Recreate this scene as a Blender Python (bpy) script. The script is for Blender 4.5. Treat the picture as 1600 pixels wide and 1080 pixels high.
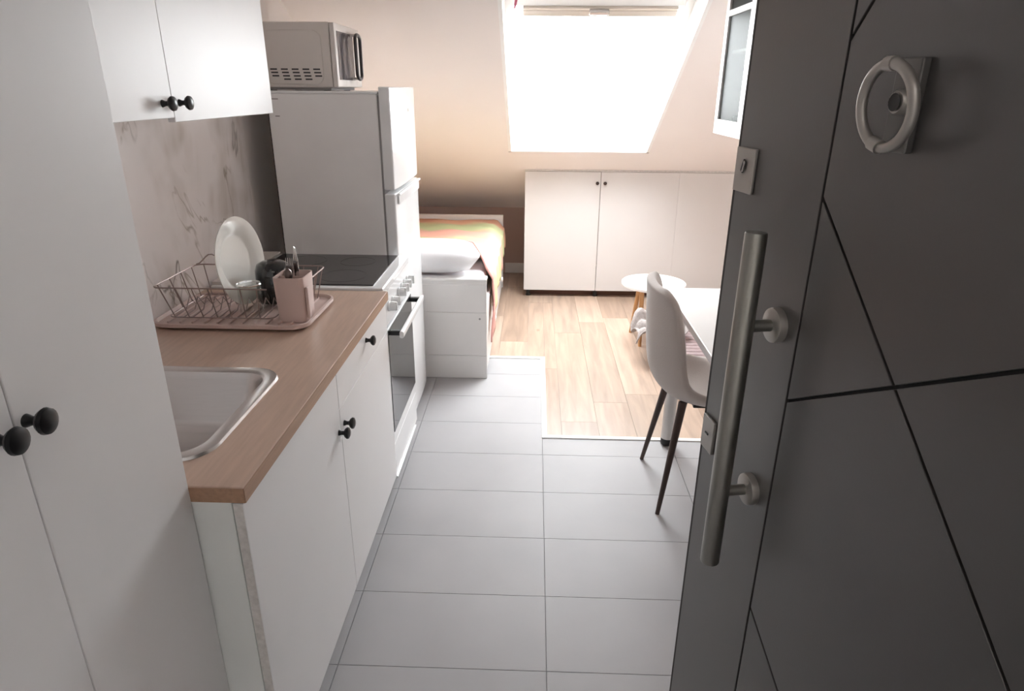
import bpy, bmesh, math, random
from mathutils import Vector, Matrix
random.seed(7)
for o in list(bpy.data.objects): bpy.data.objects.remove(o)
scene = bpy.context.scene
COL = scene.collection
R = math.radians

# ------------------------------------------------------------------ camera
EYE = 1.55
FPX, YAW, PITCH, ROLL = 1024.8, 0.0317256, 0.3740356, -0.0068116
cd = bpy.data.cameras.new('camera'); cam = bpy.data.objects.new('camera', cd); COL.objects.link(cam)
cd.sensor_fit = 'HORIZONTAL'; cd.sensor_width = 36.0; cd.lens = FPX / 1600 * 36.0; cd.clip_start = 0.02
cy, sy, cp, sp = math.cos(YAW), math.sin(YAW), math.cos(PITCH), math.sin(PITCH)
fwd = Vector((-sy * cp, cy * cp, -sp)); rgt = Vector((cy, sy, 0)); dwn = fwd.cross(rgt)
cr, sr = math.cos(ROLL), math.sin(ROLL)
r2 = rgt * cr + dwn * sr; d2 = dwn * cr - rgt * sr
M = Matrix((r2, -d2, -fwd)).transposed().to_4x4(); M.translation = Vector((0, 0, EYE))
cam.matrix_world = M
scene.camera = cam

# ------------------------------------------------------------------ light and exposure
W = bpy.data.worlds.new('overcast_sky'); scene.world = W; W.use_nodes = True
bg = W.node_tree.nodes['Background']; bg.inputs[0].default_value = (0.965, 0.98, 1.0, 1); bg.inputs[1].default_value = 28.0
vs = scene.view_settings
vs.view_transform = 'Standard'; vs.look = 'None'; vs.exposure = 0.0; vs.gamma = 1.0; vs.use_curve_mapping = False
scene.cycles.max_bounces = 14; scene.cycles.diffuse_bounces = 10; scene.cycles.transparent_max_bounces = 12
scene.cycles.sample_clamp_indirect = 60.0
HALL_FILL_POWER = 4.0

# room constants
XL, XR, XA = -1.19, 1.18, 2.0          # left wall, right wall, alcove wall
YE, YJ, YK = 0.20, 3.58, 5.75          # entry wall, right wall ends, knee wall
SA = R(29.5); TS = math.tan(SA)
def slope_z(y): return 0.99 + TS * (5.03 - y)
ZC = 2.34
YC = 5.03 - (ZC - 0.99) / TS
SN = Vector((0, math.sin(SA), math.cos(SA)))
# portal in the skylight: guides sampling of the sky, gives no light of its own
SK_X0, SK_X1, SK_YB, SK_YT = -0.165, 0.775, 4.765, 3.26
pl = bpy.data.lights.new('skylight_portal', 'AREA'); pl.shape = 'RECTANGLE'; pl.size = 1.0; pl.size_y = 1.8
pl.cycles.is_portal = True
po = bpy.data.objects.new('skylight_portal', pl); COL.objects.link(po)
po.location = Vector((0.305, 4.2, slope_z(4.2))) + SN * 0.30; po.rotation_euler = (-SA, 0, 0)

# ------------------------------------------------------------------ materials
MATS = {}
def srgb(r, g, b):
    f = lambda c: (c / 255 / 12.92) if c / 255 <= 0.04045 else ((c / 255 + 0.055) / 1.055) ** 2.4
    return (f(r), f(g), f(b), 1)
def mat(name, col, rough=0.5, metal=0.0, var=0.05, scale=8.0, bump=0.0, bscale=60.0, stretch=(1, 1, 1), coat=0.0, crough=0.08, spec=0.5, sheen=0.0):
    if name in MATS: return MATS[name]
    m = bpy.data.materials.new(name); m.use_nodes = True; MATS[name] = m
    nt = m.node_tree; n = nt.nodes; l = nt.links; p = n['Principled BSDF']
    tc = n.new('ShaderNodeTexCoord'); mp = n.new('ShaderNodeMapping'); l.new(tc.outputs['Object'], mp.inputs[0])
    mp.inputs['Scale'].default_value = stretch
    nz = n.new('ShaderNodeTexNoise'); nz.inputs['Scale'].default_value = scale; nz.inputs['Detail'].default_value = 4
    l.new(mp.outputs[0], nz.inputs['Vector'])
    rp = n.new('ShaderNodeValToRGB'); l.new(nz.outputs[0], rp.inputs[0])
    c = Vector(col[:3]); a = c * (1 - var); b = c * (1 + var)
    rp.color_ramp.elements[0].position = 0.3; rp.color_ramp.elements[1].position = 0.7
    rp.color_ramp.elements[0].color = (*a, 1); rp.color_ramp.elements[1].color = (*[min(1, x) for x in b], 1)
    l.new(rp.outputs[0], p.inputs['Base Color'])
    p.inputs['Roughness'].default_value = rough; p.inputs['Metallic'].default_value = metal
    p.inputs['Specular IOR Level'].default_value = spec
    if coat: p.inputs['Coat Weight'].default_value = coat; p.inputs['Coat Roughness'].default_value = crough
    if sheen: p.inputs['Sheen Weight'].default_value = sheen
    if bump:
        nb = n.new('ShaderNodeTexNoise'); nb.inputs['Scale'].default_value = bscale; nb.inputs['Detail'].default_value = 3
        l.new(mp.outputs[0], nb.inputs['Vector'])
        bp = n.new('ShaderNodeBump'); bp.inputs['Strength'].default_value = bump; bp.inputs['Distance'].default_value = 0.004
        l.new(nb.outputs[0], bp.inputs['Height']); l.new(bp.outputs[0], p.inputs['Normal'])
    return m
def glass(name, tint=(1, 1, 1), gloss=0.08, rough=0.02, fk=1.0):
    m = bpy.data.materials.new(name); m.use_nodes = True; MATS[name] = m
    nt = m.node_tree; n = nt.nodes; l = nt.links
    for x in list(n):
        if x.type != 'OUTPUT_MATERIAL': n.remove(x)
    out = [x for x in n if x.type == 'OUTPUT_MATERIAL'][0]
    t = n.new('ShaderNodeBsdfTransparent'); t.inputs[0].default_value = (*tint, 1)
    g = n.new('ShaderNodeBsdfGlossy'); g.inputs['Roughness'].default_value = rough
    lw = n.new('ShaderNodeLayerWeight'); fr = n.new('ShaderNodeMath'); fr.operation = 'POWER'; fr.inputs[1].default_value = 5.0; l.new(lw.outputs['Facing'], fr.inputs[0])
    ad = n.new('ShaderNodeMath'); ad.operation = 'MULTIPLY_ADD'; ad.inputs[1].default_value = fk; ad.inputs[2].default_value = gloss; ad.use_clamp = True
    mx = n.new('ShaderNodeMixShader'); l.new(fr.outputs[0], ad.inputs[0]); l.new(ad.outputs[0], mx.inputs[0])
    l.new(t.outputs[0], mx.inputs[1]); l.new(g.outputs[0], mx.inputs[2]); l.new(mx.outputs[0], out.inputs[0])
    return m

WALL = mat('wall_paint', (0.84, 0.795, 0.775), 0.85, var=0.015, scale=2, bump=0.05, bscale=120)
CEIL = mat('ceiling_paint', (0.88, 0.865, 0.85), 0.9, var=0.01)
LINING = mat('skylight_lining', (0.88, 0.88, 0.87), 0.6, var=0.01)
CABW = mat('cabinet_white', (0.725, 0.722, 0.725), 0.42, var=0.015, scale=3)
CABG = mat('cabinet_side_white', (0.74, 0.765, 0.75), 0.5, var=0.015, scale=3)
CABE = mat('door_edge_chipboard', (0.60, 0.58, 0.56), 0.7, var=0.12, scale=90)
CABIN = mat('cabinet_inside', (0.30, 0.28, 0.27), 0.8, var=0.05)
CABL = mat('eaves_cabinet_white', (0.66, 0.64, 0.63), 0.42, var=0.015, scale=3)
KNOB = mat('black_metal', (0.012, 0.012, 0.013), 0.32, 0.3, var=0.1)
BLACK = mat('black_plastic', (0.02, 0.02, 0.021), 0.35, var=0.1)
WORK = mat('worktop_beech', (0.52, 0.375, 0.295), 0.36, var=0.08, scale=6, stretch=(14, 1.2, 14))
WORKE = mat('worktop_edge', (0.36, 0.215, 0.135), 0.45, var=0.12, scale=8, stretch=(14, 1.2, 14))
STEEL = mat('brushed_steel', (0.60, 0.58, 0.57), 0.27, 1.0, var=0.02, scale=20, stretch=(1, 12, 12))
SATIN = mat('satin_steel', (0.33, 0.325, 0.30), 0.36, 1.0, var=0.05, scale=30, stretch=(6, 6, 1))
CHROME = mat('chrome', (0.75, 0.75, 0.74), 0.12, 1.0, var=0.02)
ENAMEL = mat('white_enamel', (0.80, 0.81, 0.82), 0.16, var=0.01)
FRIDGE = mat('fridge_front', (0.82, 0.83, 0.84), 0.13, var=0.01)
FRSIDE = mat('fridge_side', (0.84, 0.83, 0.83), 0.38, var=0.02, bump=0.05, bscale=300)
GREYSEAL = mat('grey_seal', (0.30, 0.29, 0.29), 0.6)
HOB = mat('hob_glass', (0.035, 0.033, 0.035), 0.12, var=0.05, spec=0.45)
OVENG = mat('oven_glass', (0.028, 0.028, 0.03), 0.04, var=0.05, spec=0.9)
MWS = mat('microwave_silver', (0.66, 0.62, 0.59), 0.4, 0.1, var=0.02)
MWG = mat('microwave_window', (0.12, 0.11, 0.12), 0.15, var=0.05)
CERAM = mat('white_ceramic', (0.80, 0.79, 0.75), 0.12, var=0.01)
ROSE = mat('rose_plastic', (0.44, 0.31, 0.27), 0.42, var=0.03)
ROSEL = mat('pale_rose_plastic', (0.60, 0.46, 0.42), 0.42, var=0.03)
WIRE = mat('rose_wire', (0.34, 0.27, 0.25), 0.35, 0.5, var=0.03)
TILE = mat('grey_tile', (0.385, 0.378, 0.385), 0.5, var=0.06, scale=2.2, bump=0.03, bscale=40, spec=0.3)
GROUT = mat('grout', (0.30, 0.295, 0.30), 0.9, var=0.1)
STRIP = mat('white_strip', (0.86, 0.85, 0.83), 0.35, var=0.02)
DOORM = mat('door_charcoal', (0.052, 0.047, 0.0455), 0.34, var=0.08, scale=3, bump=0.03, bscale=250, spec=0.8, coat=0.6, crough=0.32)
DOORC = mat('door_groove', (0.008, 0.008, 0.008), 0.7)
RUBBER = mat('door_seal', (0.018, 0.014, 0.012), 0.6)
EDGEM = mat('door_edge_trim', (0.52, 0.46, 0.42), 0.45, 0.3)
PLATEM = mat('lock_plate_steel', (0.42, 0.40, 0.375), 0.38, 0.8, var=0.03)
BEDW = mat('bed_white', (0.73, 0.72, 0.71), 0.38, var=0.01)
SHEET = mat('white_cotton', (0.72, 0.72, 0.74), 0.85, var=0.01, bump=0.15, bscale=35)
TABLEW = mat('table_white', (0.85, 0.84, 0.83), 0.35, var=0.01)
TABLEE = mat('table_edge', (0.70, 0.66, 0.65), 0.4, var=0.02)
CHAIRF = mat('chair_fabric', (0.49, 0.435, 0.405), 0.9, var=0.06, scale=4, bump=0.25, bscale=220, sheen=0.3)
CHAIRL = mat('dark_walnut', (0.045, 0.022, 0.016), 0.35, var=0.3, scale=10, stretch=(8, 8, 1))
BIRCH = mat('birch_leg', (0.55, 0.30, 0.13), 0.4, var=0.12, scale=10, stretch=(8, 8, 1))
KNIT = mat('knit_grey', (0.38, 0.34, 0.325), 0.95, var=0.15, scale=60, bump=0.6, bscale=120)
RIB = mat('mauve_ribbed', (0.33, 0.255, 0.255), 0.9, var=0.08, scale=30, bump=0.3, bscale=150)
PINK = mat('pink_ribbon', (0.62, 0.16, 0.25), 0.7)
VENTM = mat('vent_bar', (0.62, 0.56, 0.50), 0.45, 0.1, var=0.03)
CLEAR = glass('clear_glass', (0.97, 0.98, 0.97), 0.03)
PANE = glass('window_pane', (0.96, 0.97, 0.97), 0.02)
SMOKED = glass('cabinet_pane', (0.60, 0.615, 0.605), 0.01, 0.3, 0.12)
HALLW = mat('hall_paint', (0.66, 0.64, 0.62), 0.9)

def marble():
    m = bpy.data.materials.new('marble_panel'); m.use_nodes = True
    nt = m.node_tree; n = nt.nodes; l = nt.links; p = n['Principled BSDF']
    tc = n.new('ShaderNodeTexCoord')
    def mapping(rot, sc):
        mp = n.new('ShaderNodeMapping'); mp.inputs['Rotation'].default_value = rot; mp.inputs['Scale'].default_value = sc
        l.new(tc.outputs['Object'], mp.inputs[0]); return mp
    def vein(rot, sc, scale, width, dist, seedloc):
        mp = mapping(rot, sc); mp.inputs['Location'].default_value = seedloc
        nz = n.new('ShaderNodeTexNoise'); nz.inputs['Scale'].default_value = scale; nz.inputs['Detail'].default_value = 5
        nz.inputs['Roughness'].default_value = 0.55; nz.inputs['Distortion'].default_value = dist
        l.new(mp.outputs[0], nz.inputs['Vector'])
        s = n.new('ShaderNodeMath'); s.operation = 'SUBTRACT'; s.inputs[1].default_value = 0.5; l.new(nz.outputs[0], s.inputs[0])
        a = n.new('ShaderNodeMath'); a.operation = 'ABSOLUTE'; l.new(s.outputs[0], a.inputs[0])
        r = n.new('ShaderNodeMapRange'); r.inputs[1].default_value = 0; r.inputs[2].default_value = width
        r.inputs[3].default_value = 1; r.inputs[4].default_value = 0; l.new(a.outputs[0], r.inputs[0])
        k = n.new('ShaderNodeTexNoise'); k.inputs['Scale'].default_value = 5.0; l.new(tc.outputs['Object'], k.inputs['Vector'])
        kr = n.new('ShaderNodeMapRange'); kr.inputs[1].default_value = 0.42; kr.inputs[2].default_value = 0.62; l.new(k.outputs[0], kr.inputs[0])
        mu = n.new('ShaderNodeMath'); mu.operation = 'MULTIPLY'; l.new(r.outputs[0], mu.inputs[0]); l.new(kr.outputs[0], mu.inputs[1])
        return mu
    v1 = vein((R(20), 0, 0), (1, 1.0, 0.55), 1.7, 0.009, 0.5, (3.1, 0.4, 0))
    v2 = vein((R(-25), 0, 0), (1, 1.1, 0.5), 2.4, 0.007, 0.5, (1.7, 2.4, 5))
    v3 = vein((R(12), 0, 0), (1, 1.0, 0.35), 1.5, 0.09, 0.8, (8.2, 1.4, 2))
    def mix(fac, a, b, amt):
        x = n.new('ShaderNodeMix'); x.data_type = 'RGBA'
        f = n.new('ShaderNodeMath'); f.operation = 'MULTIPLY'; f.inputs[1].default_value = amt; l.new(fac.outputs[0], f.inputs[0])
        l.new(f.outputs[0], x.inputs[0])
        if isinstance(a, tuple): x.inputs[6].default_value = a
        else: l.new(a.outputs[2], x.inputs[6])
        x.inputs[7].default_value = b; return x
    c = mix(v3, (0.92, 0.875, 0.865, 1), (0.52, 0.45, 0.38, 1), 0.55)
    c = mix(v1, c, (0.20, 0.175, 0.16, 1), 0.85)
    c = mix(v2, c, (0.33, 0.27, 0.21, 1), 0.75)
    l.new(c.outputs[2], p.inputs['Base Color']); p.inputs['Roughness'].default_value = 0.22
    return m
MARBLE = marble()

def wood_plank(k):
    base = [(0.40, 0.292, 0.222), (0.35, 0.252, 0.19), (0.45, 0.335, 0.26), (0.38, 0.285, 0.22)][k]
    m = bpy.data.materials.new('oak_laminate_%d' % k); m.use_nodes = True
    nt = m.node_tree; n = nt.nodes; l = nt.links; p = n['Principled BSDF']
    tc = n.new('ShaderNodeTexCoord'); oi = n.new('ShaderNodeObjectInfo')
    ad = n.new('ShaderNodeVectorMath'); ad.operation = 'ADD'; l.new(tc.outputs['Object'], ad.inputs[0]); 
    sc = n.new('ShaderNodeVectorMath'); sc.operation = 'SCALE'; sc.inputs[0].default_value = (3.1, 7.7, 1.3); sc.inputs['Scale'].default_value = 1
    l.new(oi.outputs['Random'], sc.inputs['Scale']); l.new(sc.outputs[0], ad.inputs[1])
    mp = n.new('ShaderNodeMapping'); mp.inputs['Scale'].default_value = (11, 1.0, 1); l.new(ad.outputs[0], mp.inputs[0])
    nz = n.new('ShaderNodeTexNoise'); nz.inputs['Scale'].default_value = 2.2; nz.inputs['Detail'].default_value = 6; nz.inputs['Distortion'].default_value = 0.6
    l.new(mp.outputs[0], nz.inputs['Vector'])
    rp = n.new('ShaderNodeValToRGB'); l.new(nz.outputs[0], rp.inputs[0]); b = Vector(base)
    rp.color_ramp.elements[0].position = 0.3; rp.color_ramp.elements[1].position = 0.68
    rp.color_ramp.elements[0].color = (*(b * 0.78), 1); rp.color_ramp.elements[1].color = (*(b * 1.1), 1)
    mp2 = n.new('ShaderNodeMapping'); mp2.inputs['Scale'].default_value = (2.2, 1.0, 1); l.new(ad.outputs[0], mp2.inputs[0])
    kn = n.new('ShaderNodeTexVoronoi'); kn.inputs['Scale'].default_value = 2.1; l.new(mp2.outputs[0], kn.inputs['Vector'])
    kr = n.new('ShaderNodeMapRange'); kr.inputs[1].default_value = 0.02; kr.inputs[2].default_value = 0.07; kr.inputs[3].default_value = 0.55; kr.inputs[4].default_value = 0
    l.new(kn.outputs[0], kr.inputs[0])
    mx = n.new('ShaderNodeMix'); mx.data_type = 'RGBA'; l.new(kr.outputs[0], mx.inputs[0]); l.new(rp.outputs[0], mx.inputs[6]); mx.inputs[7].default_value = (0.22, 0.12, 0.07, 1)
    l.new(mx.outputs[2], p.inputs['Base Color']); p.inputs['Roughness'].default_value = 0.38
    return m
PLANKS = [wood_plank(k) for k in range(4)]

def blanket_mat():
    m = bpy.data.materials.new('striped_bedspread'); m.use_nodes = True
    nt = m.node_tree; n = nt.nodes; l = nt.links; p = n['Principled BSDF']
    tc = n.new('ShaderNodeTexCoord'); sx = n.new('ShaderNodeSeparateXYZ'); l.new(tc.outputs['UV'], sx.inputs[0])
    nz = n.new('ShaderNodeTexNoise'); nz.inputs['Scale'].default_value = 9; l.new(tc.outputs['Object'], nz.inputs['Vector'])
    ma = n.new('ShaderNodeMath'); ma.operation = 'MULTIPLY_ADD'; ma.inputs[1].default_value = 0.06; l.new(nz.outputs[0], ma.inputs[0]); l.new(sx.outputs[1], ma.inputs[2])
    rp = n.new('ShaderNodeValToRGB'); l.new(ma.outputs[0], rp.inputs[0]); e = rp.color_ramp.elements
    stops = [(0.0, (0.66, 0.30, 0.27)), (0.08, (0.66, 0.38, 0.32)), (0.16, (0.60, 0.52, 0.34)), (0.26, (0.64, 0.56, 0.34)), (0.38, (0.58, 0.52, 0.28)),
             (0.50, (0.46, 0.48, 0.26)), (0.56, (0.64, 0.36, 0.27)), (0.70, (0.64, 0.33, 0.27)), (0.76, (0.42, 0.46, 0.25)), (0.88, (0.45, 0.47, 0.27)), (0.93, (0.64, 0.36, 0.24)), (1.0, (0.62, 0.33, 0.23))]
    e[0].position, e[0].color = stops[0][0], (*stops[0][1], 1); e[1].position, e[1].color = stops[-1][0], (*stops[-1][1], 1)
    for pos, c in stops[1:-1]:
        x = e.new(pos); x.color = (*c, 1)
    wv = n.new('ShaderNodeTexNoise'); wv.inputs['Scale'].default_value = 90; l.new(tc.outputs['Object'], wv.inputs['Vector'])
    bp = n.new('ShaderNodeBump'); bp.inputs['Strength'].default_value = 0.35; bp.inputs['Distance'].default_value = 0.006
    l.new(wv.outputs[0], bp.inputs['Height']); l.new(bp.outputs[0], p.inputs['Normal'])
    l.new(rp.outputs[0], p.inputs['Base Color']); p.inputs['Roughness'].default_value = 0.9
    return m
SPREAD = blanket_mat()

# ------------------------------------------------------------------ mesh helpers
class MB:
    def __init__(s): s.v = []; s.f = []; s.uv = None
    def add(s, vs_, fs):
        k = len(s.v); s.v += [Vector(x) for x in vs_]; s.f += [tuple(i + k for i in f) for f in fs]; return s
    def box(s, x0, x1, y0, y1, z0, z1):
        return s.add([(x0, y0, z0), (x1, y0, z0), (x1, y1, z0), (x0, y1, z0), (x0, y0, z1), (x1, y0, z1), (x1, y1, z1), (x0, y1, z1)],
                     [(0, 3, 2, 1), (4, 5, 6, 7), (0, 1, 5, 4), (1, 2, 6, 5), (2, 3, 7, 6), (3, 0, 4, 7)])
    def prism(s, pts, fn, a, b):
        """convex or simple polygon pts (p,q) extruded from a to b; fn(p,q,t)->xyz"""
        n = len(pts); k = [fn(p, q, a) for p, q in pts] + [fn(p, q, b) for p, q in pts]
        return s.add(k, [tuple(range(n - 1, -1, -1)), tuple(range(n, 2 * n))] + [(i, (i + 1) % n, (i + 1) % n + n, i + n) for i in range(n)])
    def lathe(s, prof, origin, axis, seg=20, cap=True):
        """prof: list of (radius, distance along axis)"""
        ax = Vector(axis).normalized(); u = ax.orthogonal().normalized(); w = ax.cross(u); o = Vector(origin)
        vs_ = []; fs = []
        for r_, t in prof:
            for i in range(seg):
                a = 2 * math.pi * i / seg; vs_.append(o + ax * t + (u * math.cos(a) + w * math.sin(a)) * r_)
        for j in range(len(prof) - 1):
            for i in range(seg):
                i2 = (i + 1) % seg; fs.append((j * seg + i, j * seg + i2, (j + 1) * seg + i2, (j + 1) * seg + i))
        if cap:
            fs.append(tuple(range(seg - 1, -1, -1))); fs.append(tuple((len(prof) - 1) * seg + i for i in range(seg)))
        return s.add(vs_, fs)
    def tube(s, pts, r, seg=8, closed=False):
        pts = [Vector(p) for p in pts]; n = len(pts); rr = r if isinstance(r, (list, tuple)) else [r] * n
        vs_ = []; fs = []; prev = None
        for i, p in enumerate(pts):
            if closed: d = pts[(i + 1) % n] - pts[i - 1]
            else: d = pts[min(i + 1, n - 1)] - pts[max(i - 1, 0)]
            d.normalize()
            if prev is None: u = d.orthogonal().normalized()
            else:
                u = prev - d * prev.dot(d); u.normalize()
            prev = u; w = d.cross(u)
            for k in range(seg):
                a = 2 * math.pi * k / seg; vs_.append(p + (u * math.cos(a) + w * math.sin(a)) * rr[i])
        for i in range(n if closed else n - 1):
            j = (i + 1) % n
            for k in range(seg):
                k2 = (k + 1) % seg; fs.append((i * seg + k, i * seg + k2, j * seg + k2, j * seg + k))
        if not closed:
            fs.append(tuple(range(seg - 1, -1, -1))); fs.append(tuple((n - 1) * seg + i for i in range(seg)))
        return s.add(vs_, fs)
    def grid(s, rows):
        nr, nc = len(rows), len(rows[0])
        return s.add([p for r_ in rows for p in r_], [(i * nc + j, i * nc + j + 1, (i + 1) * nc + j + 1, (i + 1) * nc + j) for i in range(nr - 1) for j in range(nc - 1)])

OFF = {}
def part(name, mb, m, parent=None, bevel=0.0, smooth=False, seg=2, subsurf=0, solid=0.0, solid_off=-1.0, kind=None, label=None):
    off = OFF.get(parent, Vector((0, 0, 0)))
    me = bpy.data.meshes.new(name)
    me.from_pydata([tuple(v - off) for v in mb.v], [], mb.f)
    bm = bmesh.new(); bm.from_mesh(me); bmesh.ops.recalc_face_normals(bm, faces=bm.faces)
    if mb.uv:
        ul = bm.loops.layers.uv.new('uv'); bm.verts.ensure_lookup_table()
        for f in bm.faces:
            for lp in f.loops: lp[ul].uv = mb.uv[lp.vert.index]
    bm.to_mesh(me); bm.free()
    me.materials.append(m)
    o = bpy.data.objects.new(name, me); COL.objects.link(o)
    if parent is not None: o.parent = parent
    OFF[o] = off
    if solid:
        md = o.modifiers.new('solid', 'SOLIDIFY'); md.thickness = solid; md.offset = solid_off
    if bevel:
        md = o.modifiers.new('bevel', 'BEVEL'); md.width = bevel; md.segments = seg; md.limit_method = 'ANGLE'; md.angle_limit = R(40)
    if subsurf:
        md = o.modifiers.new('sub', 'SUBSURF'); md.levels = subsurf; md.render_levels = subsurf
    if smooth or subsurf:
        for p in me.polygons: p.use_smooth = True
        if not subsurf:
            try: me.set_sharp_from_angle(angle=R(42))
            except Exception: pass
    if kind: o['kind'] = kind
    if label: o['label'] = label
    return o
def thing(name, loc, label=None, cat=None, group=None, kind=None, rotz=0.0, local=False):
    o = bpy.data.objects.new(name, None); COL.objects.link(o); o.empty_display_size = 0.1
    o.location = loc; o.rotation_euler = (0, 0, rotz)
    OFF[o] = Vector((0, 0, 0)) if local else Vector(loc)
    tag(o, label, cat, group, kind); return o
def tag(o, label=None, cat=None, group=None, kind=None):
    if label: o['label'] = label
    if cat: o['category'] = cat
    if group: o['group'] = group
    if kind: o['kind'] = kind
    return o
def single(name, mb, m, label, cat, group=None, **kw):
    """a thing that is one mesh; its origin sits at its base"""
    xs = [v.x for v in mb.v]; ys = [v.y for v in mb.v]; zs = [v.z for v in mb.v]
    base = Vector(((min(xs) + max(xs)) / 2, (min(ys) + max(ys)) / 2, min(zs)))
    mb.v = [v - base for v in mb.v]
    o = part(name, mb, m, None, **kw); o.location = base; OFF[o] = base
    return tag(o, label, cat, group)
def struct(name, mb, m, **kw): return tag(part(name, mb, m, None, **kw), kind='structure')
def B(*a): return MB().box(*a)
def rrect(x0, x1, y0, y1, r, n=6):
    p = []
    for cx, cy_, a0 in ((x1 - r, y1 - r, 0), (x0 + r, y1 - r, 90), (x0 + r, y0 + r, 180), (x1 - r, y0 + r, 270)):
        for i in range(n + 1):
            a = R(a0 + 90 * i / n); p.append((cx + r * math.cos(a), cy_ + r * math.sin(a)))
    return p
def loops(mb, loop_list, cap0=False, cap1=False):
    n = len(loop_list[0]); mb_v = [p for lp in loop_list for p in lp]
    fs = [(j * n + i, j * n + (i + 1) % n, (j + 1) * n + (i + 1) % n, (j + 1) * n + i) for j in range(len(loop_list) - 1) for i in range(n)]
    if cap0: fs.append(tuple(range(n - 1, -1, -1)))
    if cap1: fs.append(tuple((len(loop_list) - 1) * n + i for i in range(n)))
    return mb.add(mb_v, fs)
XYZ = lambda p, q, t: (p, q, t)
YZX = lambda p, q, t: (t, p, q)
XZY = lambda p, q, t: (p, t, q)

# ================================================================== SETTING
floor = struct('floor', B(XL - .15, XA + .15, .05, YK + .15, -.12, -.006), GROUT)
TX, TY = 0.06, 1.406        # a tile corner
TW, TD = 0.60, 0.2975
G = 0.0011
TRX, TRY1, TRY2 = 0.058, 2.745, 3.725     # strip: x of the long leg, y of the near and far legs
SWY, SWX = 0.030, 0.026
def tile(x0, x1, y0, y1):
    x0 = max(x0, XL); x1 = min(x1, XR)
    if x1 - x0 < .01: return
    t = part('floor_tile', B(x0 + G, x1 - G, y0 + G, y1 - G, -.006, 0), TILE, floor)
for i in range(-3, 3):
    for j in range(-4, 9):
        x0, x1 = TX + i * TW, TX + (i + 1) * TW; y0, y1 = TY + j * TD, TY + (j + 1) * TD
        lim = TRY2 if i < 0 else TRY1
        y0 = max(y0, YE - .14); y1 = min(y1, lim)
        if y1 - y0 > .01: tile(x0, x1, y0, y1)
PW, PL = 0.18, 1.28
k = 0
for i in range(-8, 12):
    x0, x1 = 0.155 + (i - 1) * PW, 0.155 + i * PW
    segs = []
    for (a, b, ys) in ((x0, min(x1, TRX + SWX), TRY2 + SWY), (max(x0, TRX + SWX), x1, TRY1 + SWY)):
        a = max(a, XL); b = min(b, XA)
        if b - a > .012: segs.append((a, b, ys))
    off = [0.0, 0.62, 0.27, 0.95, 0.44][i % 5]
    for (a, b, ys) in segs:
        y = 2.30 + off - PL + (0.575 if i == 2 else 0)
        while y < YK:
            p0, p1 = max(y, ys), min(y + PL, YK)
            if a > XR - .02 and p1 < YJ: pass
            elif p1 - p0 > .02:
                part('floor_plank', B(a + .0006, b - .0006, p0 + .0006, p1 - .0006, -.006, 0), PLANKS[(k * 7 + i * 3) % 4], floor)
            k += 1; y += PL
struct('trim_1', B(-.262, TRX + SWX, TRY2, TRY2 + SWY, -.004, .006), STRIP, bevel=.002)
struct('trim_2', B(TRX, TRX + SWX, TRY1, TRY2, -.004, .006), STRIP, bevel=.002)
struct('trim_3', B(TRX + SWX, XR, TRY1, TRY1 + SWY * .85, -.004, .006), STRIP, bevel=.002)

struct('wall_left', B(XL - .12, XL, .05, YK + .12, -.1, 2.6), WALL)
struct('wall_right', B(XR, XR + .12, .05, YJ, -.1, 2.6), WALL)
struct('wall_alcove', B(XA, XA + .12, YJ - .12, YK + .12, -.1, 2.6).box(XR + .12, XA, YJ - .12, YJ, -.1, 2.6), WALL)
struct('wall_back', B(XL, XA, YK, YK + .12, -.1, slope_z(YK) + .02), mat('taupe_paint', (0.52, 0.385, 0.335), 0.85, var=0.02, scale=2))
struct('baseboard_back', B(-.25, XA, YK - .012, YK, 0, .09), STRIP, bevel=.002)
DX0, DX1, DZ = -.46, .50, 2.08
struct('wall_entry', B(XL, DX0, .05, YE, -.1, 2.6).box(DX1, XR, .05, YE, -.1, 2.6).box(DX0, DX1, .05, YE, DZ, 2.6), WALL)
struct('ceiling', B(XL, XR + .12, .05, YC, ZC, ZC + .1), CEIL)

# sloped ceiling with the skylight opening
def slope_panel():
    mb = MB()
    def quad(x0, x1, ya, yb):
        for (t0, t1) in ((0, .14),):
            lo = [(x0, ya), (x1, ya), (x1, yb), (x0, yb)]
            v0 = [Vector((x, y, slope_z(y))) for x, y in lo]; v1 = [p + SN * .14 for p in v0]
            mb.add(v0 + v1, [(0, 1, 2, 3), (7, 6, 5, 4), (0, 4, 5, 1), (1, 5, 6, 2), (2, 6, 7, 3), (3, 7, 4, 0)])
    e = .019; hx0, hx1, hyt, hyb = SK_X0 - e, SK_X1 + e, SK_YT - e * .87, SK_YB + e * .87
    quad(XL - .1, hx0, YC - .1, YK + .12); quad(hx1, XA + .1, YC - .1, YK + .12)
    quad(hx0, hx1, YC - .1, hyt); quad(hx0, hx1, hyb, YK + .12)
    return mb
struct('wall_slope', slope_panel(), WALL)

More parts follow.
